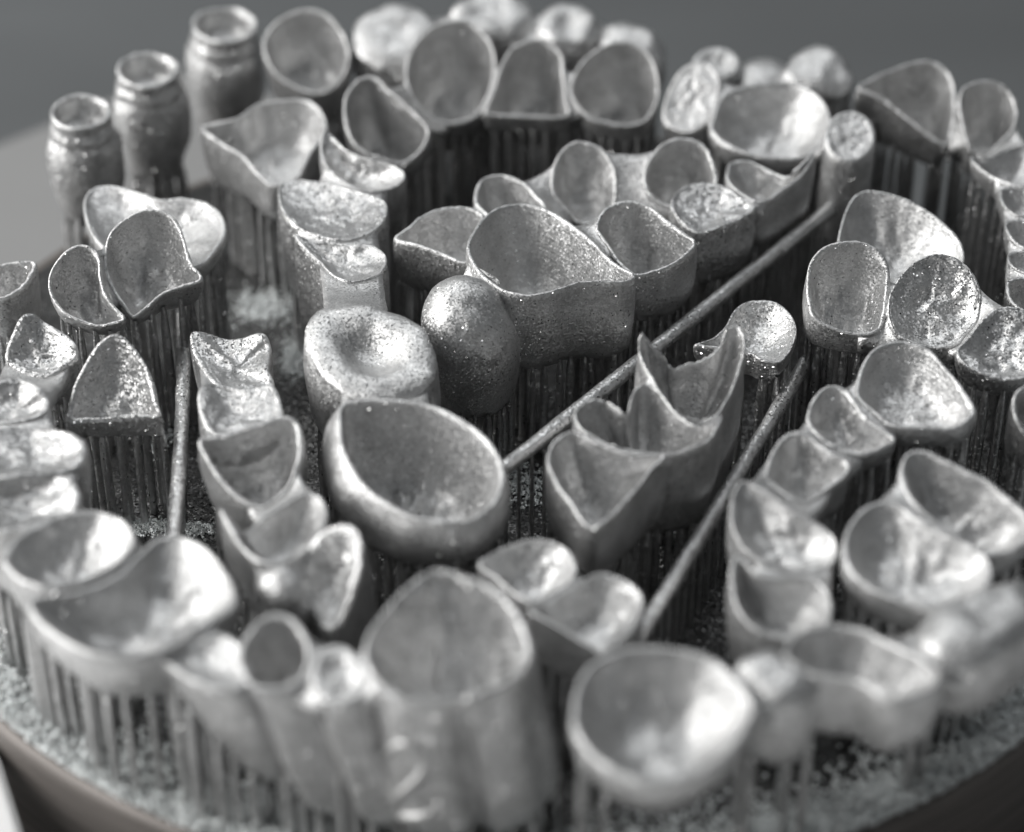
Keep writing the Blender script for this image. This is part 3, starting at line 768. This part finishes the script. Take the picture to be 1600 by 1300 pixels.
# struts, once every crown is known, so that none pierces a neighbour
TREES = [(th, BVHTree.FromPolygons(vs, fs), vs) for th, vs, fs, st in PENDING]
for (th, vs, fs, st) in PENDING:
    if not st: continue
    lo = (min(v.x for v in vs), min(v.y for v in vs)); hi = (max(v.x for v in vs), max(v.y for v in vs))
    oth = []
    for (t2, tr, v2) in TREES:
        if v2 is vs: continue
        if max(v.x for v in v2[::9]) < lo[0] or min(v.x for v in v2[::9]) > hi[0] or max(v.y for v in v2[::9]) < lo[1] or min(v.y for v in v2[::9]) > hi[1]: continue
        oth.append(tr)
    struts(th, vs, fs, oth)
print('struts', NSTRUT[0])

# ------------------------------------------------------------------ rods
def rod(label, px0, z0, px1, z1, r, seed, bow=0.0):
    a, b = at(*px0, z0), at(*px1, z1)
    ax = (b - a).normalized()
    u = ax.cross(Vector((0, 0, 1))).normalized(); w = u.cross(ax)
    S, R = 16, 60
    vs, fs = [], []
    for j in range(R + 1):
        t = j/R
        c = a.lerp(b, t) + Vector((bow*math.sin(math.pi*t), 0, 0))
        rr = r*(1 + .06*noise.noise(Vector((t*9, seed, 0))))
        if j in (0, R): rr *= .75
        for k in range(S):
            th = 2*math.pi*k/S
            q = c + u*(rr*math.cos(th)) + w*(rr*math.sin(th))
            vs.append(q + wob(q, .05, 1.1, seed))
    for j in range(R):
        for k in range(S):
            k2 = (k + 1) % S
            fs.append((j*S + k, j*S + k2, (j + 1)*S + k2, (j + 1)*S + k))
    vs += [a, b]
    for k in range(S):
        k2 = (k + 1) % S
        fs.append((len(vs) - 2, k2, k)); fs.append((len(vs) - 1, R*S + k, R*S + k2))
    root = empty('support_rod', label, 'rod', 'round rods between the bridges')
    mesh_obj('rod', vs, fs, M_ROD, root)
    L = (b - a).length
    kk = int(L/1.5)
    for i in range(kk + 1):
        q = a.lerp(b, (i + .5)/(kk + 1))
        o = bpy.data.objects.new('support_strut', STRUT); COL.objects.link(o)
        rr = .16
        o.scale = (rr*MM, rr*MM, (q.z - r*.8)*MM); o.location = (q.x*MM, q.y*MM, 0); o.parent = root
        o.rotation_euler.z = RNG.uniform(0, 6)
rod('short rod running front to back beside the triangular incisor crown', (286, 470), 6.5, (271, 850), 6.5, .52, 1, .25)
rod('long slanting rod passing in front of the large central crown', (1325, 305), 8.6, (780, 738), 8.6, .54, 2)
rod('slanting rod right of the jagged bridge ending at the front round cup', (1278, 535), 7, (975, 1035), 7, .52, 3)

# ------------------------------------------------------------------ digit raised on the front wall
def tube_path(name, pts, r, mat, parent):
    vs, fs, S = [], [], 8
    for i, q in enumerate(pts):
        d = (pts[min(i + 1, len(pts) - 1)] - pts[max(i - 1, 0)]).normalized()
        u = d.cross(Vector((0, 1, .2))).normalized(); w = u.cross(d)
        for k in range(S):
            th = 2*math.pi*k/S
            vs.append(q + u*(r*math.cos(th)) + w*(r*math.sin(th)))
    for j in range(len(pts) - 1):
        for k in range(S):
            k2 = (k + 1) % S
            fs.append((j*S + k, j*S + k2, (j + 1)*S + k2, (j + 1)*S + k))
    return mesh_obj(name, vs, fs, mat, parent)

lobe = [o for o in fa.children if o.name.startswith('crown')][-1]
lt = BVHTree.FromPolygons([v.co/MM for v in lobe.data.vertices], [tuple(f.vertices) for f in lobe.data.polygons])
path = []
for q in resample([(596, 1192), (606, 1172), (628, 1162), (652, 1168), (664, 1190), (654, 1214), (630, 1236), (608, 1258), (600, 1276), (625, 1276), (650, 1275), (672, 1274), (650, 1276), (625, 1278), (600, 1279), (606, 1262), (630, 1238), (655, 1215), (663, 1190), (651, 1169), (628, 1163), (607, 1173)], 96)[:56]:
    d = ray(q.x, q.y).normalized()
    h = lt.ray_cast(CAM, d)
    if h[0] is not None: path.append(h[0] + d*.08)
if len(path) > 6: tube_path('raised_numeral', path, .30, M_CROWN, fa)

# ------------------------------------------------------------------ loose powder
def powder():
    base = bmesh.new(); bmesh.ops.create_icosphere(base, subdivisions=1, radius=1.0)
    bv = [v.co.copy() for v in base.verts]; bf = [tuple(v.index for v in f.verts) for f in base.faces]; base.free()
    R = random.Random(11)
    vs, fs = [], []
    def grain(x, y, z, s):
        o = len(vs)
        vs.extend(Vector((x, y, z)) + v*s for v in bv)
        fs.extend(tuple(i + o for i in f) for f in bf)
    for _ in range(26000):                                   # band along the plate's rim
        th = R.uniform(math.pi*1.0, 1.5*math.pi) if R.random() < .6 else R.uniform(1.5*math.pi, 2.05*math.pi)
        r = PR - .4 - abs(R.gauss(0, 2.2))
        s = R.uniform(.07, .2)
        grain(PC.x + r*math.cos(th), PC.y + r*math.sin(th), s*.5 + R.random()**2*.55, s)
    for (px, py, sx, sy, n, hh) in ((415, 480, 2.6, 2.6, 700, .15), (465, 560, 1.2, 2.6, 900, .25), (230, 825, 2.2, .9, 700, .3), (300, 828, 1.6, .7, 400, .3), (815, 760, 2.4, 2.4, 600, .2), (250, 690, .8, 2, 300, .2), (700, 730, 3, 2, 400, .1)):
        c = at(px, py, 0)
        for _ in range(n):
            dx, dy = R.gauss(0, sx*.5), R.gauss(0, sy*.5)
            e = math.exp(-((dx/sx)**2 + (dy/sy)**2)*1.5)
            s = R.uniform(.06, .16)
            grain(c.x + dx, c.y + dy, hh*e*R.random() + s*.4, s)
    for _ in range(150):
        th = R.uniform(0, 2*math.pi); r = PR*math.sqrt(R.random())*.97
        s = R.uniform(.05, .12)
        grain(PC.x + r*math.cos(th), PC.y + r*math.sin(th), s*.5, s)
    SEG, RG = 260, 8                                        # the heaped bed itself, along the front half of the rim
    o0 = len(vs)
    for k in range(SEG + 1):
        th = math.pi*(.95 + 1.15*k/SEG)
        for j in range(RG + 1):
            u = j/RG
            r = PR - .35 - u*(4.2 + 1.6*noise.noise(Vector((th*6, 2, 0))))
            x, y = PC.x + r*math.cos(th), PC.y + r*math.sin(th)
            z = -.25 + .5*math.sin(math.pi*min(1, u*1.15))**.7*(.8 + .3*noise.noise(Vector((x*.5, y*.5, 3)))) + .08*noise.noise(Vector((x*2, y*2, 5)))
            vs.append(Vector((x, y, z if 0 < j < RG else -.3)))
    for k in range(SEG):
        for j in range(RG):
            a = o0 + k*(RG + 1) + j
            fs.append((a, a + 1, a + RG + 2, a + RG + 1))
    o = mesh_obj('metal_powder', vs, fs, M_POWDER)
    tag(o, 'loose glittering metal powder scattered over the build plate', None, kind='stuff')
powder()

# ------------------------------------------------------------------ white card: corner seen bottom left, unseen rest added to bounce light
q = [at(-400, 1000, -2), at(-70, 1060, -2), at(-4, 1172, -2), at(44, 1330, -2)]
poly = [(v.x, v.y) for v in q] + [(-12, -46), (12, -46), (45, -34), (75, -5), (95, -60), (60, -112), (-60, -112), (-95, -60)]
card = box('white_bounce_card', poly, -4, -2, M_WHITE)
tag(card, 'white sheet showing at the bottom left corner, extended unseen in front to bounce light', 'card')
